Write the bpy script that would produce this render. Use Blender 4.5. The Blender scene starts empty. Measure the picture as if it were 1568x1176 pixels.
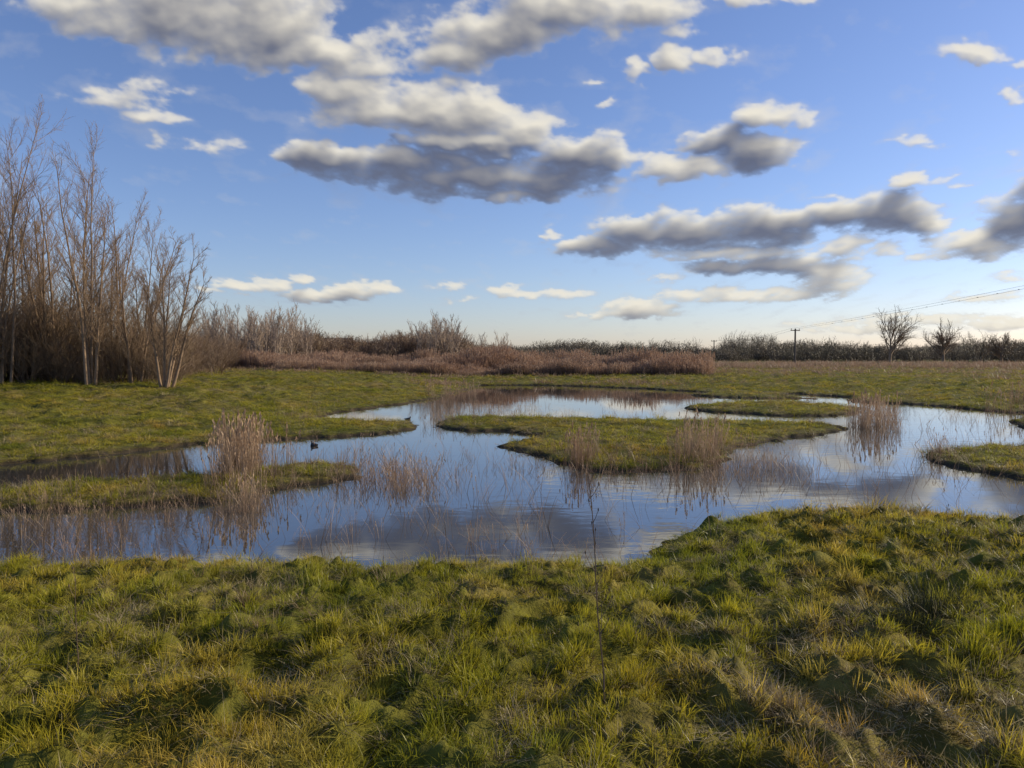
import bpy, math, random
import numpy as np
from mathutils import Vector, Matrix

scene = bpy.context.scene
rng = np.random.default_rng(7)
random.seed(11)

# ------------------------------------------------------------------ survey
CAM_H = 2.1            # eye above the water level (m)
FPX = 1207.0
PITCH = math.atan(45/FPX)
def ground_pt(px, py, z=0.0):
    """surveyed bearing / depression -> real position on the level z"""
    cx = (px-784)/FPX; cy = -(py-588)/FPX
    c, s = math.cos(PITCH), math.sin(PITCH)
    dy = c + s*cy; dz = -s + c*cy
    t = (z-CAM_H)/dz
    return (cx*t, dy*t)
def at_dist(px, D):
    return ((px-784)/FPX*D, D)

# ------------------------------------------------------------------ noise
_perm = np.random.default_rng(3).permutation(256)
_perm = np.concatenate([_perm,_perm,_perm])
_ang = np.random.default_rng(4).uniform(0,2*np.pi,256)
_gx, _gy = np.cos(_ang), np.sin(_ang)
def pnoise(x,y,seed=0):
    x = np.asarray(x,float)+seed*17.3; y = np.asarray(y,float)+seed*9.7
    xf = np.floor(x); yf = np.floor(y)
    xi = xf.astype(int)&255; yi = yf.astype(int)&255
    u = x-xf; v = y-yf
    su = u*u*u*(u*(u*6-15)+10); sv = v*v*v*(v*(v*6-15)+10)
    def g(ix,iy,dx,dy):
        h = _perm[_perm[ix&255]+(iy&255)]
        return _gx[h]*dx+_gy[h]*dy
    a = g(xi,yi,u,v); b = g(xi+1,yi,u-1,v)
    c = g(xi,yi+1,u,v-1); d = g(xi+1,yi+1,u-1,v-1)
    return ((a*(1-su)+b*su)*(1-sv)+(c*(1-su)+d*su)*sv)*1.5
def fbm(x,y,o=4,seed=0,gain=0.5):
    s=0;a=1;f=1;n=0
    for i in range(o):
        s = s+a*pnoise(x*f,y*f,seed+i*3); n+=a; a*=gain; f*=2.03
    return s/n
def sstep(a,b,x):
    t = np.clip((x-a)/(b-a),0,1); return t*t*(3-2*t)

# ------------------------------------------------------------------ shoreline
near = [(-900,905),(-500,895),(-200,885),(0,884),(120,880),(230,876),(330,880),(400,882),(440,872),(520,878),
        (600,886),(700,880),(800,880),(880,882),(955,878),(990,860),(1030,832),(1090,812),(1180,801),(1260,798),
        (1340,800),(1430,806),(1520,812),(1640,818),(1900,825),(2300,830)]
far = [(2300,680),(1900,660),(1700,647),(1560,633),(1450,623),(1380,618),(1310,616),(1300,609),(1220,603),(1165,604),
       (1100,603),(1050,599),(980,595),(900,592),(820,590),(735,590),(700,600),(645,614),(575,624),(520,631),(482,641),
       (560,646),(620,649),(642,655),(585,665),(500,670),(420,673),(350,676),(250,686),(150,699),(0,711),(-200,722),(-500,731),(-900,740)]
WATER = np.array([ground_pt(*p) for p in near+far])
ISL = [
 [(-900,800),(-300,782),(0,754),(60,748),(160,740),(250,735),(340,730),(420,719),(480,711),(520,713),(550,722),(538,733),
  (480,741),(420,750),(375,762),(300,768),(200,775),(100,780),(0,782),(-300,815),(-900,850)],
 [(670,648),(700,641),(760,640),(860,643),(940,643),(1050,646),(1150,647),(1250,650),(1302,656),(1290,661),(1230,669),
  (1180,675),(1150,680),(1115,688),(1112,704),(1080,716),(1000,722),(930,722),(880,715),(830,700),(780,691),(764,684),
  (800,676),(835,668),(780,660),(710,661),(680,655)],
 [(1038,624),(1080,621),(1130,618),(1200,617),(1260,620),(1310,625),(1322,631),(1280,637),(1200,637),(1120,632),(1060,628)],
 [(1053,605),(1090,603),(1140,603),(1200,607),(1250,611),(1160,610),(1110,609)],
 [(1420,700),(1440,693),(1490,689),(1568,683),(1700,679),(1900,684),(1850,745),(1700,742),(1568,733),(1500,722),(1440,712)],
 [(1553,645),(1575,641),(1640,645),(1620,658),(1570,656)],
]
ISL = [np.array([ground_pt(*p) for p in q]) for q in ISL]
def poly_sd(poly, x, y):
    n=len(poly); best=np.full(x.shape,1e9); inside=np.zeros(x.shape,bool)
    for i in range(n):
        ax,ay=poly[i]; bx,by=poly[(i+1)%n]
        ex,ey=bx-ax,by-ay
        t=np.clip(((x-ax)*ex+(y-ay)*ey)/(ex*ex+ey*ey+1e-12),0,1)
        d=(x-ax-t*ex)**2+(y-ay-t*ey)**2
        best=np.minimum(best,d)
        if ay!=by:
            c=((ay>y)!=(by>y))&(x<ex*(y-ay)/(by-ay)+ax)
            inside^=c
    d=np.sqrt(best)
    return np.where(inside,d,-d)
def land_sd(x,y):
    r=np.sqrt(x*x+y*y)
    amp=0.13+0.010*np.minimum(r,60)
    wx=x+amp*(fbm(x*0.8,y*0.8,3,1)+0.6*pnoise(x*3.5,y*3.5,5)); wy=y+amp*1.2*(fbm(x*0.8,y*0.8,3,2)+0.6*pnoise(x*3.5,y*3.5,6))
    s=-poly_sd(WATER,wx,wy)
    for p in ISL: s=np.maximum(s,poly_sd(p,wx,wy))
    return s
def height(x,y):
    x=np.asarray(x,float); y=np.asarray(y,float)
    sd=np.full(x.shape,30.0)
    m=(y>0)&(y<90)&(np.abs(x)<110)
    sd[m]=land_sd(x[m],y[m])
    p=np.maximum(sd,0)
    r=np.sqrt(x*x+y*y)
    nearw=1-sstep(9.5,10.9,y)
    z=0.06*sstep(0,0.22,p)+0.02+nearw*0.42*(1-np.exp(-p/1.9))+(1-nearw)*0.34*(1-np.exp(-(p/7.0)**1.3))
    z=np.where(sd<0,0.02-0.35*(1-np.exp(sd/0.35)),z)
    k=sstep(0.0,0.9,sd); k2=sstep(0.3,6,sd)
    farw=1-sstep(80,200,r)
    tus=np.abs(fbm(x*1.5,y*1.5,3,11))
    b=(-0.36*tus+0.07)*nearw*k
    b=b+(0.12*fbm(x*3.8,y*3.8,3,15)+0.06*np.abs(pnoise(x*6.5,y*6.5,19)))*nearw*sstep(0,0.4,sd)
    mid=(1-nearw)
    b=b+(0.05*fbm(x*0.45,y*0.45,4,21)*k+0.16*fbm(x*0.3,y*0.45,4,21)*k2*mid+0.04*fbm(x*1.6,y*1.6,2,23)*k+(0.20*fbm(x*0.95,y*0.95,3,27)+0.12*np.abs(pnoise(x*1.9,y*1.9,29)))*k2*mid)*farw
    z=z+b
    z=z+0.35*sstep(-4,-16,x)*sstep(24,34,y)*farw*k2     # raised bank of the left field
    z=np.where((sd>0.1)&(z<0.025),0.025,z)
    return z,sd

# ------------------------------------------------------------------ helpers
def link(o): scene.collection.objects.link(o); return o
def mesh_from(name, verts, faces, mat=None, smooth=False):
    me=bpy.data.meshes.new(name); me.from_pydata(verts,[],faces); me.update()
    if smooth:
        me.polygons.foreach_set('use_smooth',[True]*len(me.polygons))
    if mat: me.materials.append(mat)
    return me
def grid_mesh(name, X,Y,Z, smooth=True):
    nr,nc=X.shape
    me=bpy.data.meshes.new(name)
    me.vertices.add(nr*nc)
    co=np.stack([X,Y,Z],-1).reshape(-1).astype(np.float32)
    me.vertices.foreach_set('co',co)
    i=np.arange(nr*nc).reshape(nr,nc)
    q=np.stack([i[:-1,:-1],i[:-1,1:],i[1:,1:],i[1:,:-1]],-1).reshape(-1,4)
    nf=len(q)
    me.loops.add(nf*4); me.loops.foreach_set('vertex_index',q.reshape(-1).astype(np.int32))
    me.polygons.add(nf); me.polygons.foreach_set('loop_start',(np.arange(nf)*4).astype(np.int32))
    if smooth: me.polygons.foreach_set('use_smooth',np.ones(nf,bool))
    me.update(calc_edges=True); me.validate()
    return me
class NT:
    def __init__(s,tree): s.t=tree; s.n=tree.nodes; s.l=tree.links
    def new(s,typ,**kw):
        n=s.n.new(typ)
        for k,v in kw.items(): setattr(n,k,v)
        return n
    def link(s,a,b): s.l.new(a,b)
def new_mat(name):
    m=bpy.data.materials.new(name); m.use_nodes=True; m.node_tree.nodes.clear()
    return m,NT(m.node_tree)
def ramp(nt,fac,stops):
    r=nt.new('ShaderNodeValToRGB'); e=r.color_ramp.elements
    e[0].position=stops[0][0]; e[0].color=(*stops[0][1],1)
    e[1].position=stops[-1][0]; e[1].color=(*stops[-1][1],1)
    for p,c in stops[1:-1]:
        x=e.new(p); x.color=(*c,1)
    nt.link(fac,r.inputs[0]); return r.outputs[0]
def mixc(nt,fac,a,b,mode='MIX'):
    m=nt.new('ShaderNodeMix',data_type='RGBA',blend_type=mode)
    if isinstance(fac,(int,float)): m.inputs[0].default_value=fac
    else: nt.link(fac,m.inputs[0])
    for s,v in ((6,a),(7,b)):
        if isinstance(v,tuple): m.inputs[s].default_value=(*v,1)
        else: nt.link(v,m.inputs[s])
    return m.outputs[2]
def noise(nt,vec,scale,detail=4,rough=0.55):
    n=nt.new('ShaderNodeTexNoise'); n.inputs['Scale'].default_value=scale
    n.inputs['Detail'].default_value=detail; n.inputs['Roughness'].default_value=rough
    if vec is not None: nt.link(vec,n.inputs['Vector'])
    return n.outputs['Fac']

def plain_mat(name,col,rough=0.8,var=0.25,scale=8.0):
    m,nt=new_mat(name)
    g=nt.new('ShaderNodeNewGeometry')
    f=noise(nt,g.outputs['Position'],scale)
    c=ramp(nt,f,[(0.25,tuple(x*(1-var) for x in col)),(0.75,tuple(min(1,x*(1+var)) for x in col))])
    b=nt.new('ShaderNodeBsdfPrincipled'); b.inputs['Roughness'].default_value=rough
    nt.link(c,b.inputs['Base Color'])
    o=nt.new('ShaderNodeOutputMaterial'); nt.link(b.outputs[0],o.inputs[0]); return m

def blade_mat(name, cols_lo, cols_hi, basecol, trans=0.4, patch=0.35, broad=0):
    """foliage: per-plant + per-patch colour, darker base to lighter tip"""
    m,nt=new_mat(name)
    oi=nt.new('ShaderNodeObjectInfo')
    f=noise(nt,oi.outputs['Location'],patch,4,0.6)
    c1=ramp(nt,f,[(0.36,cols_lo[0]),(0.5,cols_lo[1]),(0.64,cols_lo[2])])
    c2=ramp(nt,f,[(0.36,cols_hi[0]),(0.5,cols_hi[1]),(0.64,cols_hi[2])])
    c=mixc(nt,oi.outputs['Random'],c1,c2)
    if broad:
        f2=noise(nt,oi.outputs['Location'],broad,5,0.65)
        cb=ramp(nt,f2,[(0.34,(0.66,0.72,0.6)),(0.46,(1.0,1.0,1.0)),(0.57,(1.2,1.05,1.1)),(0.67,(1.0,0.72,1.1))])
        c=mixc(nt,1.0,c,cb,'MULTIPLY')
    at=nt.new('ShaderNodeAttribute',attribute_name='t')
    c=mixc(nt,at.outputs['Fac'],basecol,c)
    b=nt.new('ShaderNodeBsdfPrincipled'); b.inputs['Roughness'].default_value=0.45
    b.inputs['Specular IOR Level'].default_value=0.35
    nt.link(c,b.inputs['Base Color'])
    tr=nt.new('ShaderNodeBsdfTranslucent'); nt.link(c,tr.inputs[0])
    mx=nt.new('ShaderNodeMixShader'); mx.inputs[0].default_value=trans
    nt.link(b.outputs[0],mx.inputs[1]); nt.link(tr.outputs[0],mx.inputs[2])
    o=nt.new('ShaderNodeOutputMaterial'); nt.link(mx.outputs[0],o.inputs[0]); return m

# ------------------------------------------------------------------ materials
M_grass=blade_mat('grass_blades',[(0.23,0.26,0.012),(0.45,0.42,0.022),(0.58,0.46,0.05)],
                  [(0.37,0.38,0.016),(0.58,0.53,0.03),(0.68,0.54,0.10)],(0.055,0.055,0.012),0.46,0.9,0.35)  # last colour: brown blade roots, with shade between blades painted in
M_straw=blade_mat('dry_grass_blades',[(0.38,0.29,0.13),(0.48,0.38,0.18),(0.26,0.17,0.08)],
                  [(0.52,0.41,0.2),(0.60,0.49,0.28),(0.40,0.27,0.13)],(0.08,0.06,0.025),0.3,1.2)
M_rush=blade_mat('rush_blades',[(0.03,0.035,0.015),(0.035,0.045,0.015),(0.05,0.04,0.02)],
                 [(0.06,0.07,0.02),(0.07,0.07,0.03),(0.11,0.08,0.05)],(0.02,0.02,0.01),0.15,2)
M_reed=blade_mat('reed_stems',[(0.30,0.19,0.11),(0.38,0.25,0.15),(0.27,0.16,0.095)],
                 [(0.40,0.28,0.18),(0.46,0.33,0.21),(0.34,0.2,0.12)],(0.11,0.07,0.045),0.3,0.4)
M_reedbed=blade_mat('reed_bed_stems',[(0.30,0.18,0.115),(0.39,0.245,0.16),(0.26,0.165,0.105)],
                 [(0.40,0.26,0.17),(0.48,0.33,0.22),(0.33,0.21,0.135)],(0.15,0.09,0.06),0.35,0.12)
M_scrub=blade_mat('scrub_twigs',[(0.23,0.145,0.085),(0.30,0.20,0.12),(0.20,0.15,0.085)],
                 [(0.31,0.20,0.125),(0.37,0.26,0.16),(0.25,0.20,0.11)],(0.15,0.095,0.065),0.25,0.03)
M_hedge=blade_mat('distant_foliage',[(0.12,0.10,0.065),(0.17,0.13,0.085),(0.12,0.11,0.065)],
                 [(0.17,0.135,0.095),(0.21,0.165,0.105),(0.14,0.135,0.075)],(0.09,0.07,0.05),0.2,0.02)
M_bark=plain_mat('grey_brown_bark',(0.235,0.16,0.10),0.9,0.35,6)
M_birch=plain_mat('pale_birch_bark',(0.33,0.25,0.19),0.9,0.3,1.5)
M_wood=plain_mat('weathered_wood',(0.11,0.085,0.065),0.85,0.3,12)
M_paint=plain_mat('pale_fence_paint',(0.5,0.48,0.43),0.7,0.1,5)

# ground
M_ground,nt=new_mat('meadow_ground')
g=nt.new('ShaderNodeNewGeometry'); P=g.outputs['Position']
n1=noise(nt,P,0.22,5,0.6); n2=noise(nt,P,3.0,5,0.65)
cg=ramp(nt,n1,[(0.33,(0.12,0.13,0.018)),(0.5,(0.185,0.18,0.028)),(0.62,(0.25,0.20,0.06)),(0.75,(0.21,0.145,0.07))])
cd=ramp(nt,n2,[(0.3,(0.32,0.30,0.25)),(0.7,(1.2,1.15,1.05))])
c=mixc(nt,1.0,cg,cd,'MULTIPLY')
sep=nt.new('ShaderNodeSeparateXYZ'); nt.link(P,sep.inputs[0])
ad=nt.new('ShaderNodeMath',operation='MULTIPLY_ADD'); nt.link(n2,ad.inputs[0]); ad.inputs[1].default_value=0.12; nt.link(sep.outputs[2],ad.inputs[2])
mr=nt.new('ShaderNodeMapRange'); mr.inputs[1].default_value=0.09; mr.inputs[2].default_value=0.15
nt.link(ad.outputs[0],mr.inputs[0])
c=mixc(nt,mr.outputs[0],(0.055,0.042,0.024),c)
b=nt.new('ShaderNodeBsdfPrincipled'); b.inputs['Roughness'].default_value=0.9; b.inputs['Specular IOR Level'].default_value=0.15
nt.link(c,b.inputs['Base Color'])
nb=noise(nt,P,9,6,0.7); bp=nt.new('ShaderNodeBump'); bp.inputs['Strength'].default_value=0.9; bp.inputs['Distance'].default_value=0.06
nt.link(nb,bp.inputs['Height']); nt.link(bp.outputs[0],b.inputs['Normal'])
o=nt.new('ShaderNodeOutputMaterial'); nt.link(b.outputs[0],o.inputs[0])

# water
M_water,nt=new_mat('pond_water')
g=nt.new('ShaderNodeNewGeometry'); P=g.outputs['Position']
mp=nt.new('ShaderNodeMapping'); mp.inputs['Scale'].default_value=(1.0,1.7,1); nt.link(P,mp.inputs[0])
w1=noise(nt,mp.outputs[0],2.2,3,0.5); w2=noise(nt,P,0.12,2,0.5)
mm=nt.new('ShaderNodeMath',operation='MULTIPLY'); nt.link(w1,mm.inputs[0]); 
mr=nt.new('ShaderNodeMapRange'); mr.inputs[1].default_value=0.42; mr.inputs[2].default_value=0.65; mr.inputs[3].default_value=0.2; nt.link(w2,mr.inputs[0])
nt.link(mr.outputs[0],mm.inputs[1])
bp=nt.new('ShaderNodeBump'); bp.inputs['Strength'].default_value=0.3; bp.inputs['Distance'].default_value=0.010
nt.link(mm.outputs[0],bp.inputs['Height'])
b=nt.new('ShaderNodeBsdfPrincipled'); b.inputs['Base Color'].default_value=(0.04,0.04,0.035,1)
b.inputs['Roughness'].default_value=0.012; b.inputs['IOR'].default_value=2.6
nt.link(bp.outputs[0],b.inputs['Normal'])
o=nt.new('ShaderNodeOutputMaterial'); nt.link(b.outputs[0],o.inputs[0])

# ------------------------------------------------------------------ terrain
C0=(0.0,-5.0)
rad=[3.0]
while rad[-1]<9000:
    r=rad[-1]
    if r<17: rad.append(r+0.045)
    else: rad.append(r*1.0085 if r<120 else r*1.04)
rad=np.array(rad); th=np.radians(np.linspace(-62,62,880))
R,T=np.meshgrid(rad,th,indexing='ij')
X=C0[0]+R*np.sin(T); Y=C0[1]+R*np.cos(T)
Z,SD=height(X,Y)
me=grid_mesh('ground',X,Y,Z); me.materials.append(M_ground)
ground=link(bpy.data.objects.new('ground',me))

me=mesh_from('pond',[(-70,4,0),(90,4,0),(90,75,0),(-70,75,0)],[(0,1,2,3)],M_water)
pond=link(bpy.data.objects.new('pond_water',me))

# ------------------------------------------------------------------ scatter
def scatter(name,pts,rot,scl,idx,protos):
    col=bpy.data.collections.new(name+'_parts')
    for i,p in enumerate(protos):
        p.name='%s_p%02d'%(name,i); col.objects.link(p)
    n=len(pts)
    me=bpy.data.meshes.new(name); me.vertices.add(n)
    me.vertices.foreach_set('co',np.asarray(pts,np.float32).reshape(-1))
    a=me.attributes.new('rot','FLOAT_VECTOR','POINT'); a.data.foreach_set('vector',np.asarray(rot,np.float32).reshape(-1))
    a=me.attributes.new('scl','FLOAT_VECTOR','POINT'); a.data.foreach_set('vector',np.asarray(scl,np.float32).reshape(-1))
    a=me.attributes.new('idx','INT','POINT'); a.data.foreach_set('value',np.asarray(idx,np.int32))
    ob=link(bpy.data.objects.new(name,me))
    ng=bpy.data.node_groups.new(name+'_gn','GeometryNodeTree')
    ng.interface.new_socket('Geometry',in_out='INPUT',socket_type='NodeSocketGeometry')
    ng.interface.new_socket('Geometry',in_out='OUTPUT',socket_type='NodeSocketGeometry')
    t=NT(ng)
    gi=t.new('NodeGroupInput'); go=t.new('NodeGroupOutput')
    ci=t.new('GeometryNodeCollectionInfo'); ci.inputs[0].default_value=col
    ci.inputs['Separate Children'].default_value=True; ci.inputs['Reset Children'].default_value=True
    ip=t.new('GeometryNodeInstanceOnPoints'); ip.inputs['Pick Instance'].default_value=True
    def na(nm,ty):
        q=t.new('GeometryNodeInputNamedAttribute',data_type=ty); q.inputs[0].default_value=nm
        return q.outputs[0]
    er=t.new('FunctionNodeEulerToRotation')
    t.link(na('rot','FLOAT_VECTOR'),er.inputs[0]); t.link(er.outputs[0],ip.inputs['Rotation'])
    t.link(na('scl','FLOAT_VECTOR'),ip.inputs['Scale']); t.link(na('idx','INT'),ip.inputs['Instance Index'])
    t.link(gi.outputs[0],ip.inputs['Points']); t.link(ci.outputs[0],ip.inputs['Instance']); t.link(ip.outputs[0],go.inputs[0])
    md=ob.modifiers.new('scatter','NODES'); md.node_group=ng
    return ob

def tuft_obj(name,n,rad_,hmin,hmax,w,mat,lean=0.6,seg=3,seed=0,plume=0,tipw=0.0,bend=0.5):
    rr=random.Random(seed); V=[];F=[];T=[]
    for k in range(n):
        a=rr.uniform(0,6.283); r=rad_*math.sqrt(rr.random())
        bx,by=r*math.cos(a),r*math.sin(a)
        h=rr.uniform(hmin,hmax); la=a+rr.gauss(0,0.9); ll=lean*h*rr.random()
        fa=rr.uniform(0,6.283); wx,wy=math.cos(fa)*w/2,math.sin(fa)*w/2
        ww=rr.uniform(0.7,1.3); base=len(V)
        for s in range(seg+1):
            t=s/seg; k2=(t*(1-bend)+bend*t*t)
            x=bx+math.cos(la)*ll*k2; y=by+math.sin(la)*ll*k2; z=h*t-0.35*ll*t*t
            f=ww*(1-t*(1-tipw)) if s else ww*0.8
            if s<seg or tipw>0:
                V+= [(x-wx*f,y-wy*f,z),(x+wx*f,y+wy*f,z)]; T+=[t,t]
            else: V.append((x,y,z)); T.append(t)
        for s in range(seg):
            b0=base+2*s
            if s<seg-1 or tipw>0: F.append((b0,b0+1,b0+3,b0+2))
            else: F.append((b0,b0+1,b0+2))
        if plume and rr.random()<plume:
            for q in range(4):
                zz=z-q*h*0.04; b0=len(V); dd=rr.uniform(0,6.28); s_=h*0.045
                V+=[(x,y,zz+s_),(x+math.cos(dd)*s_*0.6,y+math.sin(dd)*s_*0.6,zz),(x,y,zz-s_*1.4)]; T+=[1,1,1]; F.append((b0,b0+1,b0+2))
    me=mesh_from(name,V,F,mat)
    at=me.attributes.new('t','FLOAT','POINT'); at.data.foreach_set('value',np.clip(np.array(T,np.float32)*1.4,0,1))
    return bpy.data.objects.new(name,me)

def rot_z(n,tilt=0.12):
    return np.stack([rng.normal(0,tilt,n),rng.normal(0,tilt,n),rng.uniform(0,6.283,n)],-1)

# ---- grass
def sample_band(y0,y1,dens):
    xm=0.78*y1+1.5; n=int((y1-y0)*2*xm*dens)
    x=rng.uniform(-xm,xm,n); y=rng.uniform(y0,y1,n)
    k=np.abs(x)<0.78*y+1.5
    return x[k],y[k]
xs=[];ys=[]
y0=1.0
while y0<95:
    y1=y0*1.18+0.2; mid=(y0+y1)/2
    d=300*min(1,(4.5/mid))**1.5
    a,b_=sample_band(y0,y1,d); xs.append(a); ys.append(b_); y0=y1
x=np.concatenate(xs); y=np.concatenate(ys)
z,sd=height(x,y)
k=(sd>0.03)
x,y,z,sd=x[k],y[k],z[k],sd[k]
r=np.sqrt(x*x+y*y)
far_s=np.clip((r/6.0),1,9)**0.55
pn=fbm(x*0.9,y*0.9,3,31); pn2=fbm(x*0.22,y*0.22,3,37); pn3=fbm(x*3.8,y*3.8,2,41)
hs=np.clip(0.74+1.7*pn3+0.45*pn,0.26,1.7)*rng.uniform(0.65,1.3,len(x))
edge_=(sd<0.5)&(rng.random(len(x))<0.5)&(y>9)
zf=np.where(r<12,1.0,np.clip(1.0-(r-12)*0.03,0.8,1.0))*sstep(-0.3,0.7,sd)
zf=np.where(edge_,1.4,zf)
scl=np.stack([far_s*rng.uniform(0.8,1.2,len(x))]*2+[hs*zf],-1)
dry=(pn2*0.8+pn*0.9-0.4*pn3+rng.normal(0,0.30,len(x))>0.30)|(edge_&(rng.random(len(x))<0.6))
idx=rng.integers(0,4,len(x)); idx=np.where(dry,rng.integers(4,6,len(x)),idx)
idx=np.where(rng.random(len(x))<0.022,6,idx)
rot=rot_z(len(x),0.27)
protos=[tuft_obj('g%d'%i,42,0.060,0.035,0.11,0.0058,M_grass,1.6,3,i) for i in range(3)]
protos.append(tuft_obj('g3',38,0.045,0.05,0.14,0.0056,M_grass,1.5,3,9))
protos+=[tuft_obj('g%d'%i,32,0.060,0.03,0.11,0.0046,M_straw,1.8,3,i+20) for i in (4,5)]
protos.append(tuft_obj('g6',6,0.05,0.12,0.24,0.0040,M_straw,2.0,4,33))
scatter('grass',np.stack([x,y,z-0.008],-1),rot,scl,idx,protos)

# ---- straggling reed stems in the shallows and along the banks
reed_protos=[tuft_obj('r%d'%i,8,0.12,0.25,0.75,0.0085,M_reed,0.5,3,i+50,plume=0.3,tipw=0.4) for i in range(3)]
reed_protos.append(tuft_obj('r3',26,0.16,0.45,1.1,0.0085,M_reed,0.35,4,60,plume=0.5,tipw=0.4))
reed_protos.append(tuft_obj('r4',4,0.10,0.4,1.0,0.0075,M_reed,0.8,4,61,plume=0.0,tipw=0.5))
RP=[];RI=[];RS=[]
def reeds(px,py,sx,sy,n,s0,s1,kinds):
    for _ in range(n):
        gx,gy=ground_pt(px+random.gauss(0,sx),py+random.gauss(0,sy)); RP.append((gx,gy)); RI.append(random.choice(kinds)); s=random.uniform(s0,s1); RS.append((s,s,s))
reeds(375,722,16,12,48,0.65,1.12,[3]); reeds(380,750,26,12,40,0.5,0.95,[0,3,1]); reeds(372,775,18,8,14,0.4,0.7,[3,0])
reeds(600,728,45,12,110,0.5,0.9,[0,1,2,4]); reeds(630,745,25,10,46,0.4,0.8,[0,4,2]); reeds(520,745,50,12,60,0.3,0.7,[0,4,2])
reeds(895,712,12,8,24,0.45,0.8,[3,0]); reeds(1075,704,26,12,64,0.45,0.8,[3,1,0]); reeds(1150,715,45,10,80,0.4,0.8,[0,2,4]); reeds(1000,725,60,8,60,0.3,0.6,[0,2,4])
reeds(1328,648,16,7,34,0.6,1.1,[3]); reeds(1365,655,22,8,26,0.5,1.0,[0,1,3])
reeds(690,612,16,5,26,0.6,1.1,[3,0]); reeds(760,628,40,4,60,0.5,0.9,[0,1,2]); reeds(680,640,30,10,36,0.4,0.8,[0,2])
reeds(100,784,90,8,80,0.3,0.6,[0,1,2,4]); reeds(260,774,60,8,70,0.3,0.65,[0,1,2,4]); reeds(190,703,110,6,20,0.3,0.55,[0,4]); reeds(30,800,60,14,36,0.3,0.6,[0,2,4])
reeds(850,716,70,8,80,0.3,0.6,[0,1,2]); reeds(860,640,110,4,60,0.4,0.7,[0,2]); reeds(1180,620,70,6,50,0.5,0.9,[0,1])
reeds(1440,700,20,8,32,0.4,0.9,[0,4]); reeds(1560,630,30,6,24,0.6,1.2,[3,0]); reeds(1500,640,70,8,40,0.5,0.9,[0,4])
reeds(800,600,160,4,60,0.5,0.9,[0,1]); reeds(470,640,50,6,30,0.4,0.8,[0,1]); reeds(330,690,60,6,20,0.3,0.6,[0,4])
reeds(780,770,160,30,50,0.4,0.9,[4]); reeds(520,830,260,20,60,0.35,0.7,[4,2]); reeds(560,720,160,30,66,0.4,0.9,[4,0])
reeds(1250,730,180,25,90,0.4,0.9,[4]); reeds(100,850,130,12,36,0.35,0.6,[4,2]); reeds(1380,800,120,8,36,0.3,0.6,[4]); reeds(880,860,90,8,30,0.3,0.7,[4])
reeds(1200,700,120,25,60,0.4,0.8,[4,2]); reeds(800,720,120,30,40,0.4,0.8,[4])
RP=np.array(RP); zz,_=height(RP[:,0],RP[:,1]); 
scatter('reed_stalks',np.stack([RP[:,0],RP[:,1],np.maximum(zz,-0.12)],-1),rot_z(len(RP),0.08),RS,RI,reed_protos)

# ---- bleached reed bed
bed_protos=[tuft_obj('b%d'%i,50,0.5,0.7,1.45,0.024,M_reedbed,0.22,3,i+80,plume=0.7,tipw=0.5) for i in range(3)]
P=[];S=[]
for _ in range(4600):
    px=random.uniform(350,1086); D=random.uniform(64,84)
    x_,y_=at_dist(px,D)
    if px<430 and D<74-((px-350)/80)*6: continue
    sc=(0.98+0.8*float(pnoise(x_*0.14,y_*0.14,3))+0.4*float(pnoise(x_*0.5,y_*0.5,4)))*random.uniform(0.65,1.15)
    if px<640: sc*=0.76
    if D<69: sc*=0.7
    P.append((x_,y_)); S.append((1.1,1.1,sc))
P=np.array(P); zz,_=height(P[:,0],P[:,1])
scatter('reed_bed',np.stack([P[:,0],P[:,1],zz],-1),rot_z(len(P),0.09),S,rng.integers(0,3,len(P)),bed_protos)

# ---- rough low herbage on the far meadow and tussocks on the middle field
rough=[tuft_obj('h%d'%i,30,0.35,0.12,0.5,0.02,M_reedbed,0.7,3,i+95,tipw=0.3) for i in range(2)]+[tuft_obj('h2',30,0.35,0.15,0.45,0.02,M_scrub,0.8,3,98,tipw=0.3)]
rough.append(tuft_obj('h3',60,0.22,0.10,0.30,0.012,M_grass,1.1,3,99))
rough.append(tuft_obj('h4',50,0.20,0.08,0.28,0.010,M_straw,1.3,3,97))
P=[];S=[];I=[]
for _ in range(9000):
    D=random.uniform(50,150); px=random.uniform(-150,1720); x_,y_=at_dist(px,D)
    nn=float(pnoise(x_*0.05,y_*0.16,8))
    if (px<1060 and D<64 and nn<0.12) or (D<66 and nn<0.05): continue
    if nn<-0.2 and D<110: continue
    s=random.uniform(0.6,1.2); P.append((x_,y_)); S.append((s*1.4,s*1.4,s*(1.6 if D>85 and px>1050 else 0.8))); I.append(random.randrange(3))
for _ in range(5600):
    D=13+62*random.random()**1.3; px=random.uniform(-100,1670); x_,y_=at_dist(px,D)
    if float(fbm(x_*0.35,y_*0.35,2,77))+random.gauss(0,0.15)<0.0: continue
    s=random.uniform(0.35,0.95); P.append((x_,y_)); S.append((s*1.2,s*1.2,s*0.75)); I.append(random.choice([3,4]))
P=np.array(P); zz,sd_=height(P[:,0],P[:,1]); k=sd_>0.5
scatter('rough_herbage',np.stack([P[:,0],P[:,1],zz],-1)[k],rot_z(len(P),0.1)[k],np.array(S)[k],np.array(I)[k],rough)

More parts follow.
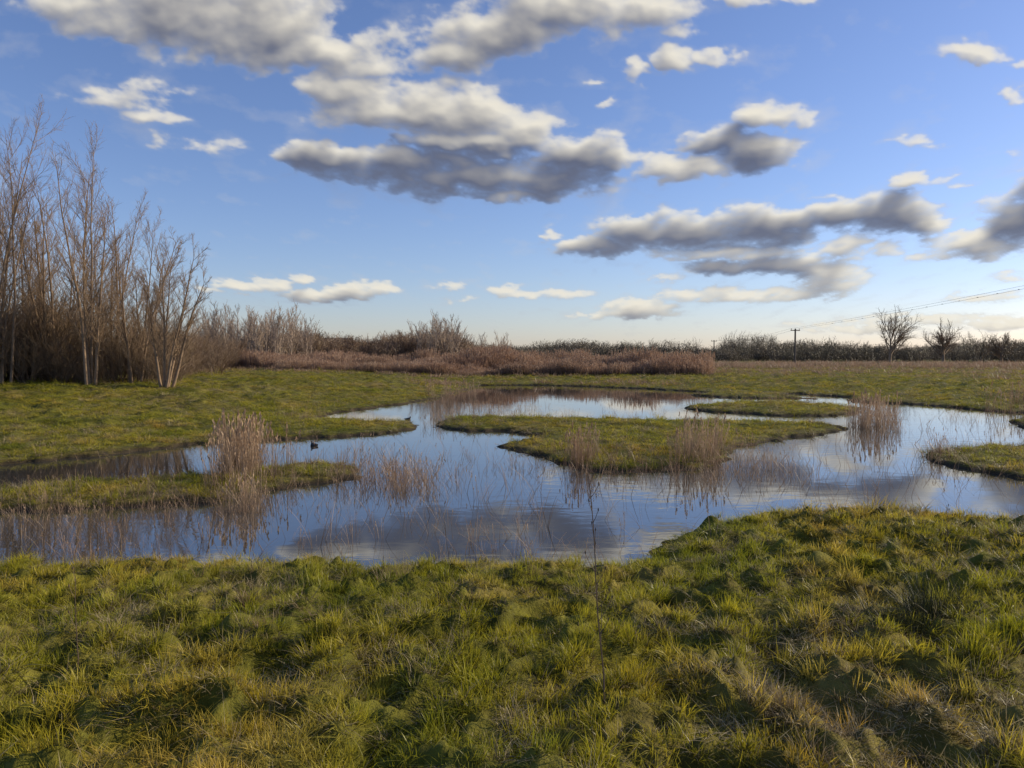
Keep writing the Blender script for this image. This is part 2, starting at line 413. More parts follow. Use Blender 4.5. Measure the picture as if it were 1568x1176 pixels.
# ------------------------------------------------------------------ trees
def tube(V,F,T,pts,radii,n,t):
    base=len(V)
    for i,p in enumerate(pts):
        d=(pts[min(i+1,len(pts)-1)]-pts[max(i-1,0)]).normalized()
        a=d.orthogonal().normalized(); b=d.cross(a)
        for k in range(n):
            an=2*math.pi*k/n
            v=p+(a*math.cos(an)+b*math.sin(an))*radii[i]; V.append(v[:]); T.append(t)
    for i in range(len(pts)-1):
        for k in range(n):
            k2=(k+1)%n; F.append((base+i*n+k,base+i*n+k2,base+(i+1)*n+k2,base+(i+1)*n+k))
def grow(V,F,T,rr,p,d,L,r,lv,spec):
    sp=spec[lv]; ns=sp.get('seg',4); pts=[p.copy()]; rad_=[r]; dirs=[d.copy()]
    dd=d.copy()
    for i in range(ns):
        w=sp['wob']; dd=(dd+Vector((rr.gauss(0,w),rr.gauss(0,w),rr.gauss(0,w)))+Vector((0,0,sp['up']))/ns).normalized()
        pts.append(pts[-1]+dd*(L/ns)); rad_.append(r*(1-(i+1)/ns)**0.8*0.9+spec[lv].get('tip',0.004)); dirs.append(dd.copy())
    tube(V,F,T,pts,rad_,sp['n'],min(1,0.25+lv*0.3))
    if lv+1>=len(spec): return
    nx=spec[lv+1]; nc=int(nx['cnt']*rr.uniform(0.8,1.2))
    for c in range(nc):
        t=nx['t0']+(0.98-nx['t0'])*((c+rr.random())/nc); f=t*ns; i=min(int(f),ns-1); q=pts[i].lerp(pts[i+1],f-i)
        ax=dirs[i+1].orthogonal().normalized(); ax.rotate(Matrix.Rotation(rr.uniform(0,6.283),3,dirs[i+1]))
        ang=math.radians(rr.gauss(nx['ang'],8)); nd=dirs[i+1].copy(); nd.rotate(Matrix.Rotation(ang,3,ax))
        l=L*nx['len']*rr.uniform(0.55,1.25)*(1-nx.get('taper',0.55)*t)
        grow(V,F,T,rr,q,nd,l,max(nx['rmin'],min(rad_[i]*nx['rf'],nx.get('rmax',9))),lv+1,spec)
def tree_mesh(name,seed,stems,H,r0,spread,spec,mats,lean=(0,0),basew=0.3):
    rr=random.Random(seed); V=[];F=[];T=[]
    for s in range(stems):
        a=6.283*s/max(1,stems)+rr.uniform(-0.5,0.5)
        d=Vector((math.cos(a)*spread*rr.uniform(0.4,1.3)+lean[0],math.sin(a)*spread*rr.uniform(0.4,1.3)+lean[1],1)).normalized()
        p=Vector((math.cos(a)*basew*rr.random(),math.sin(a)*basew*rr.random(),-0.15))
        grow(V,F,T,rr,p,d,H*rr.uniform(0.75,1.03)/max(d.z,0.7),r0*rr.uniform(0.7,1.15),0,spec)
    me=mesh_from(name,V,F,mats[0],True)
    at=me.attributes.new('t','FLOAT','POINT'); at.data.foreach_set('value',np.array(T,np.float32))
    return me
TALL=[dict(seg=9,wob=0.04,up=0.08,n=6,tip=0.005),
      dict(seg=5,wob=0.08,up=0.50,n=4,tip=0.003,cnt=21,t0=0.16,ang=34,len=0.36,rf=0.38,rmin=0.009,rmax=0.019,taper=0.66),
      dict(seg=3,wob=0.11,up=0.30,n=3,tip=0.002,cnt=9,t0=0.12,ang=30,len=0.46,rf=0.5,rmin=0.005,taper=0.5),
      dict(seg=2,wob=0.13,up=0.15,n=3,tip=0.0016,cnt=6,t0=0.12,ang=30,len=0.62,rf=0.6,rmin=0.0036,taper=0.3)]
def place_tree(name,mesh,px,D,rotz=0,s=1.0):
    x_,y_=at_dist(px,D); z_,_=height(np.array([x_]),np.array([y_]))
    ob=link(bpy.data.objects.new(name,mesh)); ob.location=(x_,y_,float(z_[0])); ob.rotation_euler=(0,0,rotz); ob.scale=(s,s,s)
    return ob
specs=[(-60,36,11.6,3,0.14,(0,0)),(6,35,12.6,4,0.08,(0.0,0)),(78,37,11.0,4,0.10,(-0.03,0)),(138,35,11.0,5,0.06,(-0.01,0)),
       (168,39,9.4,4,0.10,(0.01,0)),(205,36,7.8,4,0.14,(0.02,0)),(252,33.5,6.4,6,0.18,(0.12,0)),(-150,38,11,3,0.15,(0,0)),(40,42,10.0,4,0.12,(0,0)),
       (225,40,6.6,4,0.18,(0.05,0)),(105,44,9.5,4,0.12,(0,0)),(-20,40,12.0,3,0.08,(0.0,0))]
for i,(px,D,H,st,spd,ln) in enumerate(specs):
    me=tree_mesh('bare_tree_%d'%i,100+i,st,H*0.97,0.080,spd,TALL,[M_bark],ln)
    place_tree('bare_willow_tree',me,px,D,0,1.0)

# bushes (shared protos)
BUSH=[dict(seg=4,wob=0.12,up=0.1,n=3,tip=0.005),
      dict(seg=3,wob=0.15,up=0.25,n=3,tip=0.004,cnt=8,t0=0.15,ang=38,len=0.5,rf=0.6,rmin=0.008,taper=0.4),
      dict(seg=2,wob=0.2,up=0.2,n=3,tip=0.003,cnt=6,t0=0.15,ang=38,len=0.5,rf=0.6,rmin=0.005,taper=0.3)]
def bush_obj(name,seed,mat,H=2.6,stems=15,spread=0.5,r0=0.018):
    return bpy.data.objects.new(name,tree_mesh(name,seed,stems,H,r0,spread,BUSH,[mat],(0,0),0.6))
bp_=[bush_obj('u%d'%i,200+i,M_scrub) for i in range(4)]
P=[];S=[];I=[]
for _ in range(115):
    px=random.uniform(-220,285); D=random.uniform(34.5,43)
    s=random.uniform(0.45,1.35)*(1.15 if px<120 else 0.82)*(0.65 if D<36 else 1)
    P.append(at_dist(px,D)); S.append((s,s,s)); I.append(random.randrange(4))
for _ in range(50):
    px=random.uniform(205,350); D=random.uniform(45,80); s=random.uniform(0.6,1.15); P.append(at_dist(px,D)); S.append((s,s,s)); I.append(random.randrange(4))
P=np.array(P); zz,_=height(P[:,0],P[:,1])
scatter('bramble_thicket',np.stack([P[:,0],P[:,1],zz],-1),rot_z(len(P),0.08),S,I,bp_)

# distant masses: twiggy crowns built of branches + many small twig-clump faces
def mass_obj(name,seed,mat,H,Wd,n,fs,trunk=True,bare=0.0):
    rr=random.Random(seed); V=[];F=[];T=[]
    sp=[dict(seg=4,wob=0.1,up=0.1,n=4,tip=0.02),dict(seg=3,wob=0.15,up=0.25,n=3,tip=0.012,cnt=9,t0=0.2,ang=40,len=0.5,rf=0.4,rmin=0.02,taper=0.5),
        dict(seg=2,wob=0.2,up=0.3,n=3,tip=0.008,cnt=6,t0=0.2,ang=38,len=0.5,rf=0.6,rmin=0.012,taper=0.3)]
    for s in range(5):
        a=rr.uniform(0,6.28); d=Vector((math.cos(a)*0.3*Wd/H,math.sin(a)*0.3*Wd/H,1)).normalized()
        grow(V,F,T,rr,Vector((math.cos(a)*Wd*0.15,math.sin(a)*Wd*0.15,-0.1)),d,H*rr.uniform(0.7,0.92),0.07,0,sp)
    lob=[(rr.gauss(0,0.24)*Wd,rr.gauss(0,0.24)*Wd,H*rr.uniform(0.25,0.74),rr.uniform(0.18,0.34)*min(H,Wd)) for _ in range(10)]
    for k in range(n):
        cx,cy,cz,rd=rr.choice(lob); u=Vector((rr.gauss(0,1),rr.gauss(0,1),rr.gauss(0,1))).normalized()*rd*rr.random()**0.45
        p=Vector((cx,cy,max(0.05,cz*(1 if rr.random()<0.7 else rr.random()))))+u
        if p.z<0: continue
        up=Vector((rr.gauss(0,0.45),rr.gauss(0,0.45),1)).normalized()*fs*rr.uniform(0.7,1.7); sd2=up.orthogonal().normalized()*fs*0.13
        sd2.rotate(Matrix.Rotation(rr.uniform(0,6.28),3,up.normalized()))
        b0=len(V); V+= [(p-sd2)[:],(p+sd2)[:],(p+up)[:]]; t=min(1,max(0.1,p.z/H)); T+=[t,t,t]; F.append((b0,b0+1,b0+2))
    me=mesh_from(name,V,F,mat); at=me.attributes.new('t','FLOAT','POINT'); at.data.foreach_set('value',np.array(T,np.float32))
    return bpy.data.objects.new(name,me)
def line_scatter(name,entries,protos):
    P=np.array([e[0] for e in entries]); zz,_=height(P[:,0],P[:,1])
    return scatter(name,np.stack([P[:,0],P[:,1],zz-0.05],-1),rot_z(len(P),0.02),[(e[1],e[1],e[2]) for e in entries],[e[3] for e in entries],protos)
sc_protos=[mass_obj('m%d'%i,300+i,M_scrub,4.0,4.5,1800,0.19) for i in range(4)]
E=[]
for _ in range(330):   # scrub behind the reed bed
    px=random.uniform(180,805); D=random.uniform(100,150)
    top=0.95+0.10*math.sin(px*0.031)+0.10*math.sin(px*0.083+1)+0.06*math.sin(px*0.21)
    if px>690: top*=1-0.42*(px-690)/115
    s=random.uniform(0.8,1.12)*top*D/125*1.22; E.append((at_dist(px,D),s*0.95,s,random.randrange(4)))
line_scatter('scrub_thicket',E,sc_protos)
hd_protos=[mass_obj('n%d'%i,320+i,M_hedge,4.5,6.0,1500,0.28) for i in range(4)]
E=[]
for _ in range(950):   # hedgerows to the horizon
    px=random.uniform(-300,1900); D=random.choice([random.uniform(180,230),random.uniform(260,330),random.uniform(260,330),random.uniform(380,460)])
    s=random.uniform(0.6,1.25)*(D/260)**0.55*(1.0+0.25*math.sin(px*0.02+int(D/100)))
    s*=1.03
    E.append((at_dist(px,D),s*1.4,s,random.randrange(4)))
line_scatter('hedgerow',E,hd_protos)
# copses of distinct trees
BT=[dict(seg=6,wob=0.05,up=0.1,n=5,tip=0.015),
    dict(seg=3,wob=0.1,up=0.5,n=3,tip=0.010,cnt=18,t0=0.22,ang=34,len=0.28,rf=0.45,rmin=0.018),
    dict(seg=2,wob=0.15,up=0.3,n=3,tip=0.006,cnt=8,t0=0.15,ang=34,len=0.48,rf=0.6,rmin=0.010,taper=0.3)]
b_pro=[bpy.data.objects.new('bt%d'%i,tree_mesh('bt%d'%i,400+i,2,7.0,0.075,0.12,BT,[M_birch])) for i in range(4)]
E=[]
for _ in range(80):
    px=random.uniform(285,475); D=random.uniform(88,115); s=random.uniform(0.75,1.1)*(1.0 if 310<px<450 else 0.85)
    E.append((at_dist(px,D),s,s,random.randrange(4)))
for _ in range(18):
    px=random.gauss(668,18); D=random.uniform(100,115); s=random.uniform(0.85,1.0); E.append((at_dist(px,D),s,s,random.randrange(4)))
for _ in range(20):
    px=random.uniform(540,780); D=random.uniform(98,120); s=random.uniform(0.6,0.75); E.append((at_dist(px,D),s,s,random.randrange(4)))
line_scatter('birch_copse',E,b_pro)
g_pro=[mass_obj('gt%d'%i,440+i,M_hedge,8.0,6.0,1200,0.30) for i in range(3)]
E=[]
for px in (1001,1022,1046,1062,880,910,855,940): E.append((at_dist(px,230+random.uniform(-8,8)),0.75,0.85 if px>990 else 0.6,random.randrange(3)))
for px in range(1112,1184,7): E.append((at_dist(px,225+random.uniform(-8,8)),0.7,1.08*random.uniform(0.85,1.05),random.randrange(3)))
for px in (1490,1502,1548): E.append((at_dist(px,150+random.uniform(-8,8)),0.8,0.80*random.uniform(0.85,1.08),random.randrange(3)))
for px in range(1200,1700,14): E.append((at_dist(px+random.uniform(-8,8),185+random.uniform(-8,8)),0.7,0.54*random.uniform(0.75,1.3),random.randrange(3)))
line_scatter('distant_trees',E,g_pro)
ROUND=[dict(seg=3,wob=0.08,up=0.0,n=6,tip=0.06),
    dict(seg=5,wob=0.10,up=0.40,n=4,tip=0.02,cnt=18,t0=0.20,ang=44,len=1.15,rf=0.4,rmin=0.045,taper=0.22),
    dict(seg=3,wob=0.13,up=0.15,n=3,tip=0.012,cnt=14,t0=0.2,ang=36,len=0.42,rf=0.5,rmin=0.020,taper=0.35),
    dict(seg=2,wob=0.2,up=0.1,n=3,tip=0.008,cnt=8,t0=0.1,ang=34,len=0.5,rf=0.6,rmin=0.012,taper=0.3)]
for i,(px,D,H,st,sprd) in enumerate([(1362,150,6.4,1,0.12),(1442,148,5.2,1,0.25),(1530,150,3.9,1,0.2),(1500,170,3.6,1,0.2)]):
    me=tree_mesh('round_tree_%d'%i,500+i,st,H,0.26,sprd,ROUND,[M_bark])
    place_tree('bare_oak_tree',me,px,D)

# ------------------------------------------------------------------ box helper
def box(V,F,cx,cy,cz,sx,sy,sz,R_=None):
    b=len(V)
    for dx in(-.5,.5):
        for dy in(-.5,.5):
            for dz in(-.5,.5):
                v=Vector((dx*sx,dy*sy,dz*sz)); 
                if R_: v=R_@v
                V.append((cx+v.x,cy+v.y,cz+v.z))
    for f in((0,1,3,2),(4,6,7,5),(0,4,5,1),(2,3,7,6),(0,2,6,4),(1,5,7,3)): F.append(tuple(b+i for i in f))
def tube_simple(V,F,pts,radii,n=8): tube(V,F,[],[Vector(p) for p in pts],radii,n,0)

# utility poles and wires
M_wire=plain_mat('wire_metal',(0.05,0.05,0.055),0.5,0.1,3)
def pole(px,D,H,ang):
    x_,y_=at_dist(px,D); z_=float(height(np.array([x_]),np.array([y_]))[0][0])
    V=[];F=[]; tube_simple(V,F,[(0,0,-0.3),(0,0,H*0.5),(0,0,H)],[0.17,0.15,0.12],10)
    F.append(tuple(range(len(V)-10,len(V))))
    Rm=Matrix.Rotation(ang,3,'Z')
    box(V,F,0,0,H-0.25,2.0,0.12,0.14,Rm)
    for o_ in(-0.9,0,0.9):
        v=Rm@Vector((o_,0,0)); tube_simple(V,F,[(v.x,v.y,H-0.2),(v.x,v.y,H+0.08)],[0.05,0.035],6)
    ob=link(bpy.data.objects.new('utility_pole',mesh_from('utility_pole',V,F,M_wood))); ob.location=(x_,y_,z_)
    return [Vector((x_,y_,z_+H+0.05))+Rm@Vector((o_,0,0)) for o_ in(-0.9,0,0.9)]
A=pole(1217,125,5.7,0.5); B=pole(1890,50,8.6,0.5); Cc=pole(1093,215,5.6,0.5)
V=[];F=[]
def wire(p,q,sag):
    pts=[]; N=24
    for i in range(N+1):
        t=i/N; v=p.lerp(q,t); v.z-=sag*4*t*(1-t); pts.append(v[:])
    tube_simple(V,F,pts,[0.012]*(N+1),4); return pts
for k in(0,2):
    pts=wire(A[k],B[k],0.3); wire(Cc[k],A[k],0.8)
    if k==2:
        for i in range(4,24,1):
            p=Vector(pts[i]); tube_simple(V,F,[(p.x-0.10,p.y,p.z),(p.x,p.y,p.z+0.03),(p.x+0.10,p.y,p.z)],[0.015,0.035,0.015],5)
link(bpy.data.objects.new('overhead_wires',mesh_from('overhead_wires',V,F,M_wire)))

# post and rail fence
V=[];F=[]; p0=Vector((*at_dist(150,78),0)); p1=Vector((*at_dist(372,80),0)); n=18
for i in range(n+1):
    p=p0.lerp(p1,i/n); z_=float(height(np.array([p.x]),np.array([p.y]))[0][0])
    box(V,F,p.x,p.y,z_+0.55,0.12,0.12,1.3)
    if i<n:
        q=p0.lerp(p1,(i+1)/n); z2=float(height(np.array([q.x]),np.array([q.y]))[0][0])
        for hh in(0.45,0.8,1.1):
            d=(q-p); m_=(p+q)/2; box(V,F,m_.x,m_.y-0.085,(z_+z2)/2+hh,d.length,0.04,0.11,Matrix.Rotation(math.atan2(d.y,d.x),3,'Z'))
link(bpy.data.objects.new('post_and_rail_fence',mesh_from('fence',V,F,M_paint)))

# barn roof that shows above the scrub
M_wall=plain_mat('barn_wall_boards',(0.12,0.08,0.065),0.85,0.2,1.5); M_roof=plain_mat('barn_roof_sheet',(0.07,0.065,0.065),0.6,0.2,0.8)
M_dark=plain_mat('barn_door_dark',(0.03,0.03,0.03),0.8,0.2,1)
def barn(px,D,L,Wd,he,hr,ang):
    x_,y_=at_dist(px,D); e=link(bpy.data.objects.new('barn',None)); e.location=(x_,y_,0.4); e.rotation_euler=(0,0,ang)
    V=[(-L/2,-Wd/2,0),(L/2,-Wd/2,0),(L/2,Wd/2,0),(-L/2,Wd/2,0),(-L/2,-Wd/2,he),(L/2,-Wd/2,he),(L/2,Wd/2,he),(-L/2,Wd/2,he),(-L/2,0,hr-0.1),(L/2,0,hr-0.1)]
    F=[(0,1,5,4),(2,3,7,6),(1,2,6,9,5),(3,0,4,8,7)]
    w=bpy.data.objects.new('walls',mesh_from('walls',V,F,M_wall)); link(w); w.parent=e
    o_=0.4; V=[];F=[]
    for s in(-1,1):
        b=len(V); V+=[(-L/2-o_,s*(Wd/2+o_),he-0.15),(L/2+o_,s*(Wd/2+o_),he-0.15),(L/2+o_,0,hr),(-L/2-o_,0,hr),
            (-L/2-o_,s*(Wd/2+o_),he-0.03),(L/2+o_,s*(Wd/2+o_),he-0.03),(L/2+o_,0,hr+0.12),(-L/2-o_,0,hr+0.12)]
        F+=[tuple(b+i for i in f) for f in((0,1,2,3),(4,5,6,7),(0,1,5,4),(0,3,7,4),(1,2,6,5))]
    r_=bpy.data.objects.new('roof',mesh_from('roof',V,F,M_roof)); link(r_); r_.parent=e
    V=[];F=[]; box(V,F,L*0.2,-Wd/2-0.03,1.5,3,0.05,3); box(V,F,-L*0.25,-Wd/2-0.03,1.9,1.4,0.05,0.9)
    d_=bpy.data.objects.new('door_and_window',mesh_from('door',V,F,M_dark)); link(d_); d_.parent=e
barn(512,165,7,6,3.4,5.1,0.1)

# ------------------------------------------------------------------ hills
hx=np.linspace(-2600,4200,260); rows=np.linspace(0,1,12)
HX,HR=np.meshgrid(hx,rows); prof=9+20*sstep(200,1900,HX)*(0.6+0.6*fbm(HX*0.0011,HX*0+2,4,51))+7*fbm(HX*0.004,HX*0+5,3,55)
HY=3000+HR*1200; HZ=np.sin(HR*math.pi*0.5)*np.maximum(prof,2)
me=grid_mesh('hills',HX,HY,HZ+0.2); me.materials.append(plain_mat('hill_haze_tint',(0.2,0.24,0.29),0.95,0.2,0.004))  # aerial haze painted in as a blue-grey hill colour
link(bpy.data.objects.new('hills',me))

# ------------------------------------------------------------------ foreground plants
def stem(px,py,H,seed,lean,side=10,r=0.0035,name='dead_plant_stem'):
    rr=random.Random(seed); x_,y_=ground_pt(px,py,0.45); z_=float(height(np.array([x_]),np.array([y_]))[0][0])
    V=[];F=[];T=[]; pts=[Vector((0,0,-0.03))]
    for i in range(1,9):
        t=i/8; pts.append(Vector((lean*H*t+rr.gauss(0,0.004),rr.gauss(0,0.004),H*t)))
    tube(V,F,T,pts,[r*(1-0.6*i/8) for i in range(9)],5,0.5)
    for k in range(side):
        t=0.25+0.73*k/side; i=int(t*8); p=pts[i].lerp(pts[i+1],t*8-i); a=rr.uniform(0,6.28); l=0.10*(1.15-t)*rr.uniform(0.6,1.5)+0.02
        q=p+Vector((math.cos(a)*l*0.6,math.sin(a)*l*0.6,l)); tube(V,F,T,[p,p.lerp(q,0.5)+Vector((0,0,-l*0.08)),q],[r*0.5,r*0.4,r*0.3],3,0.7)
        tube(V,F,T,[q+Vector((0,0,-0.004)),q+Vector((0,0,0.005)),q+Vector((0,0,0.013))],[0.002,0.004,0.001],4,0.7)
    me=mesh_from(name,V,F,M_stem); ob=link(bpy.data.objects.new(name,me)); ob.location=(x_,y_,z_)
M_stem=plain_mat('dead_stem',(0.11,0.07,0.045),0.8,0.3,30)
stem(926,1100,1.08,1,-0.07,14,0.0042); stem(118,1035,0.55,2,0.01,5,0.003); stem(1452,850,0.5,3,-0.05,8,0.003); stem(690,868,0.42,4,-0.1,4,0.003)
def rush(px,py,s,seed,name,mat,n=170):
    x_,y_=ground_pt(px,py,0.42); z_=float(height(np.array([x_]),np.array([y_]))[0][0])
    o_=tuft_obj(name,n,0.15*s,0.18*s,0.36*s,0.004,mat,0.8,4,seed,bend=0.7); link(o_); o_.location=(x_,y_,z_-0.01)
rush(1370,965,1.15,5,'rush_clump',M_rush,620); rush(1425,950,1.05,6,'rush_clump',M_rush,460); rush(604,868,0.9,7,'rush_clump',M_straw,130)

# ------------------------------------------------------------------ water birds
M_duck=plain_mat('dark_plumage',(0.03,0.028,0.027),0.6,0.3,20); M_bill=plain_mat('pale_bill',(0.6,0.55,0.45),0.4,0.05,20)
def duck(px,py,ang):
    x_,y_=ground_pt(px,py); e=link(bpy.data.objects.new('coot_bird',None)); e.location=(x_,y_,-0.01); e.rotation_euler=(0,0,ang); e.scale=(.62,.62,.62)
    sk=[((-0.18,0,0.085),0.014,0.008),((-0.13,0,0.07),0.05,0.035),((-0.06,0,0.05),0.085,0.07),((0.05,0,0.05),0.085,0.072),((0.12,0,0.075),0.05,0.05),
        ((0.145,0,0.13),0.030,0.030),((0.155,0,0.175),0.030,0.033),((0.178,0,0.188),0.028,0.028)]
    me=bpy.data.meshes.new('body'); me.from_pydata([s[0] for s in sk],[(i,i+1) for i in range(len(sk)-1)],[]); me.materials.append(M_duck)
    ob=link(bpy.data.objects.new('body',me)); ob.parent=e
    m=ob.modifiers.new('skin','SKIN'); m.use_smooth_shade=True
    for i,s in enumerate(sk): me.skin_vertices[0].data[i].radius=(s[1],s[2])
    me.skin_vertices[0].data[3].use_root=True
    s_=ob.modifiers.new('sub','SUBSURF'); s_.levels=2; s_.render_levels=2
    V=[];F=[]; tube_simple(V,F,[(0.195,0,0.188),(0.215,0,0.182),(0.235,0,0.176)],[0.012,0.008,0.002],6)
    b_=link(bpy.data.objects.new('bill',mesh_from('bill',V,F,M_bill,True))); b_.parent=e
duck(482,683,2.6); duck(624,643,0.3); duck(1156,600,0.5)

# ------------------------------------------------------------------ sky: clouds on a far dome
CL=[ # px, py, rx, ry, thickness (also sets how dark the painted shade gets)
(170,5,125,36,.8),(250,32,135,46,1.0),(365,50,140,52,1.15),(480,90,115,36,1.1),(330,0,160,46,1.0),(585,108,60,26,.8),(430,125,45,16,.5),
(690,88,70,32,1.0),(760,60,100,44,1.2),(850,28,115,44,1.2),(950,28,90,32,.9),(1010,28,55,22,.8),
(530,148,60,24,.9),(620,172,105,34,1.1),(710,182,95,34,1.1),(805,202,52,30,1.0),(680,222,65,20,1.0),(745,225,60,20,1.0),
(505,246,76,20,1.8),(600,258,120,27,2.3),(720,275,135,30,2.4),(825,280,95,26,2.1),(885,243,70,30,1.5),(932,248,42,24,1.4),(790,300,80,13,.9),
(1020,262,52,20,.9),(1095,225,58,23,1.9),(1150,242,62,28,1.4),(1180,185,44,20,1.0),(1070,258,50,16,.9),
(970,112,26,14,.8),(1035,98,34,18,.9),(1095,90,26,10,.6),(1040,55,34,14,.5),(900,135,18,7,.45),(930,165,12,6,.5),
(190,155,105,22,.52),(250,185,70,16,.48),(300,225,90,14,.45),
(905,378,54,17,1.9),(970,360,60,25,2.0),(1060,358,90,30,2.4),(1160,356,78,28,2.2),(1205,345,38,18,1.5),(1110,388,130,12,.8),
(1280,330,50,23,1.4),(1360,332,64,32,1.9),(1410,350,34,19,1.2),(1280,375,44,20,.8),(850,360,14,9,.9),
(1200,408,76,17,1.9),(1270,424,44,28,1.1),(1100,413,42,13,1.7),(1110,452,105,12,.8),(1200,455,90,12,.7),(975,475,52,15,1.3),(1020,425,35,8,.5),
(1490,378,60,22,1.0),(1550,345,52,40,1.5),(1600,330,60,55,1.7),(1430,395,45,10,.6),(1350,385,40,12,.6),
(370,440,60,11,.85),(430,434,30,11,.8),(462,428,18,11,.8),(490,455,50,9,1.4),(540,448,40,12,1.4),(590,441,26,10,.9),(685,440,32,8,.5),(705,460,34,7,.45),(775,443,28,9,.7),(800,452,36,8,.65),(860,452,46,9,.6),(905,485,34,7,.6),
(1490,88,50,15,.65),(1560,105,22,14,.6),(1545,150,40,10,.6),(1400,225,50,12,.5),(1388,279,27,10,.7),(1450,280,54,9,.5),(1535,240,24,9,.35),
(1110,5,60,14,.65),(1190,8,42,12,.65),
(1500,455,66,9,.6),(1420,490,120,10,.7),(1550,497,90,11,.8),(1330,505,100,9,.6),(1540,425,32,9,.5),(1250,498,60,7,.5),
(-200,300,120,40,1.0),(1750,200,120,40,1.0),(1800,420,120,30,1.0),(500,-120,220,50,1.0),(1200,-150,200,50,.9)]
GX=np.arange(-330,1950,2.0); GY=np.arange(-290,540,2.0)
PX,PY=np.meshgrid(GX,GY)
# noise cells shrink towards the horizon like real cloud fields seen in perspective
ps=np.clip((560-PY)/330,0.22,1.3)
lx=(PX-784)/95/ps**0.55; ly=-np.log(np.clip(600-PY,20,None))*6.0
wx=PX+ps**0.8*(32*fbm(lx*0.9,ly*1.2,4,61)+16*fbm(lx*2.6,ly*3.0,3,63)); wy=PY+ps**0.8*(18*fbm(lx*0.9,ly*1.2,4,67)+12*fbm(lx*2.6,ly*3.0,3,69))
Fd=np.zeros_like(PX); Tn=np.zeros_like(PX)+1e-6; Td=np.zeros_like(PX)+1e-6
for cx,cy,rx,ry,t in CL:
    dx=(wx-cx)/rx; dy=(wy-cy)/ry
    dy=np.where(dy>0,dy*1.3,dy)       # flatter bases
    q=(dx*dx+dy*dy); gq=np.exp(-q*0.75); ts=min(t,1.05)
    Fd=np.maximum(Fd,ts*gq)+0.12*ts*gq
    w_=np.exp(-q*1.1); Tn+=w_*t; Td+=w_
Tk=Tn/Td
n_b=fbm(lx*1.2,ly*1.5,7,71,0.55); n_w=1-2.2*np.abs(fbm(lx*1.9,ly*2.2,5,79,0.5))
m_=np.minimum(1,Fd*2.2)
dens=Fd*1.25+n_b*0.85*m_+0.26*(n_w-0.5)*m_-0.41
dens=np.clip(dens,0,1.7)
wisp=np.clip(Fd*0.8+n_b*0.7-0.10,0,1)*0.5
alpha=1-np.exp(-(dens*2.6)-wisp*1.4)
def shift(a,dx,dy):
    return np.roll(np.roll(a,-int(round(dx)),1),int(round(dy)),0)
def blur(a,n):
    for _ in range(n): a=(shift(a,1,0)+shift(a,-1,0)+shift(a,0,1)+shift(a,0,-1)+2*a)/6
    return a
db=blur(dens,6)
tau=np.zeros_like(dens)
for s in range(1,13):
    tau+=shift(db,s*0.9,s*1.6)
tau/=12
kk=0.95+3.8*sstep(1.05,1.8,blur(Tk,3))
lit=np.exp(-tau*kk)
rel=np.clip((db-shift(db,4,5))*0.6,-0.22,0.25)+np.clip((db-shift(db,8,11))*0.4,-0.22,0.3)+np.clip((dens-shift(dens,1,2))*0.3,-0.06,0.08)
L=np.clip(lit*(0.92-0.08*np.clip(dens,0,1))+rel*0.75*(0.3+0.7*lit),0,1.04)
warm=np.array([0.83,0.78,0.67]); shade=np.array([0.12,0.136,0.20])
hz=sstep(200,540,PY)[...,None]
shade=shade+hz*np.array([0.05,0.05,0.05])
colr=shade+(warm-shade)*L[...,None]  # sunlit tops and shaded undersides are painted into the cloud colour
thin=(1-sstep(0.0,0.25,dens))[...,None]
colr=colr*(1-0.5*thin)+np.array([0.36,0.42,0.58])*0.5*thin
edge=sstep(-330,-220,PX)*(1-sstep(1830,1950,PX))*sstep(-290,-200,PY)*(1-sstep(515,538,PY))
alpha=alpha*edge
U=(PX-784)/FPX; Vv=(543-PY)/FPX; nrm=7000/np.sqrt(U*U+1+Vv*Vv)
me=grid_mesh('sky',U*nrm,nrm,Vv*nrm+2,True)
ca=me.color_attributes.new('cloud','FLOAT_COLOR','POINT')
ca.data.foreach_set('color',np.concatenate([colr,alpha[...,None]],-1).astype(np.float32).reshape(-1))
m,nt=new_mat('clouds'); at=nt.new('ShaderNodeAttribute',attribute_name='cloud')
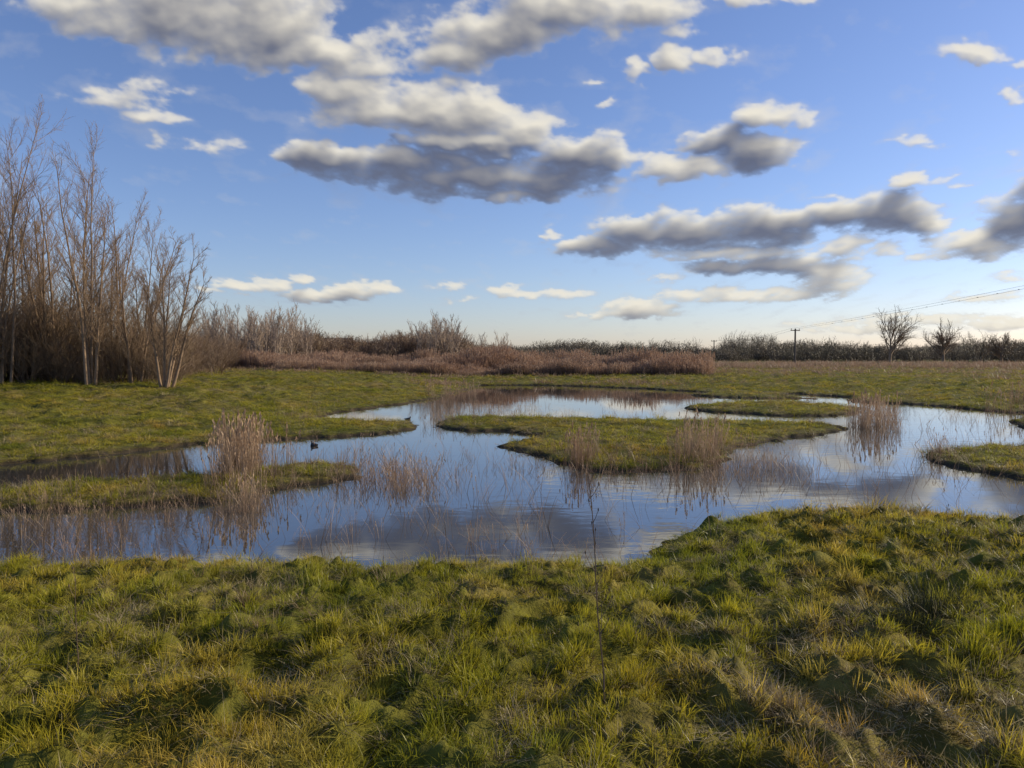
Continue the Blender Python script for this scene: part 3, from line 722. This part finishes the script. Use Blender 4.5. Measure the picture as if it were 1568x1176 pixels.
em=nt.new('ShaderNodeEmission'); nt.link(at.outputs['Color'],em.inputs[0]); tr=nt.new('ShaderNodeBsdfTransparent'); mx=nt.new('ShaderNodeMixShader')
nt.link(at.outputs['Alpha'],mx.inputs[0]); nt.link(tr.outputs[0],mx.inputs[1]); nt.link(em.outputs[0],mx.inputs[2])
o=nt.new('ShaderNodeOutputMaterial'); nt.link(mx.outputs[0],o.inputs[0]); m.cycles.emission_sampling='NONE'
me.materials.append(m); link(bpy.data.objects.new('sky',me))

# ------------------------------------------------------------------ world + sun
SUN_AZ=math.radians(72); SUN_EL=math.radians(20)
w=bpy.data.worlds.new('World'); scene.world=w; w.use_nodes=True; nt=NT(w.node_tree); w.node_tree.nodes.clear()
sk=nt.new('ShaderNodeTexSky',sky_type='NISHITA'); sk.sun_disc=False; sk.sun_elevation=SUN_EL; sk.sun_rotation=SUN_AZ
sk.air_density=1.0; sk.dust_density=0.4; sk.ozone_density=3.5
tint=mixc(nt,1.0,sk.outputs[0],(1.06,0.99,1.17),'MULTIPLY')
bg=nt.new('ShaderNodeBackground'); bg.inputs[1].default_value=0.13; nt.link(tint,bg.inputs[0])
o=nt.new('ShaderNodeOutputWorld'); nt.link(bg.outputs[0],o.inputs[0])
ld=bpy.data.lights.new('sun','SUN'); ld.energy=5.0; ld.angle=math.radians(0.5); ld.color=(1,0.86,0.62)
lo=link(bpy.data.objects.new('sun',ld))
sv=Vector((math.sin(SUN_AZ)*math.cos(SUN_EL),math.cos(SUN_AZ)*math.cos(SUN_EL),math.sin(SUN_EL)))
lo.rotation_euler=sv.to_track_quat('Z','Y').to_euler(); lo.location=sv*50

cd=bpy.data.cameras.new('camera'); cd.sensor_width=36; cd.lens=18*FPX/784; cd.clip_start=0.05; cd.clip_end=30000
co=link(bpy.data.objects.new('camera',cd)); co.location=(0,0,CAM_H); co.rotation_euler=(math.pi/2-PITCH,0,0)
scene.camera=co
scene.view_settings.view_transform='Standard'; scene.view_settings.look='None'; scene.view_settings.exposure=0
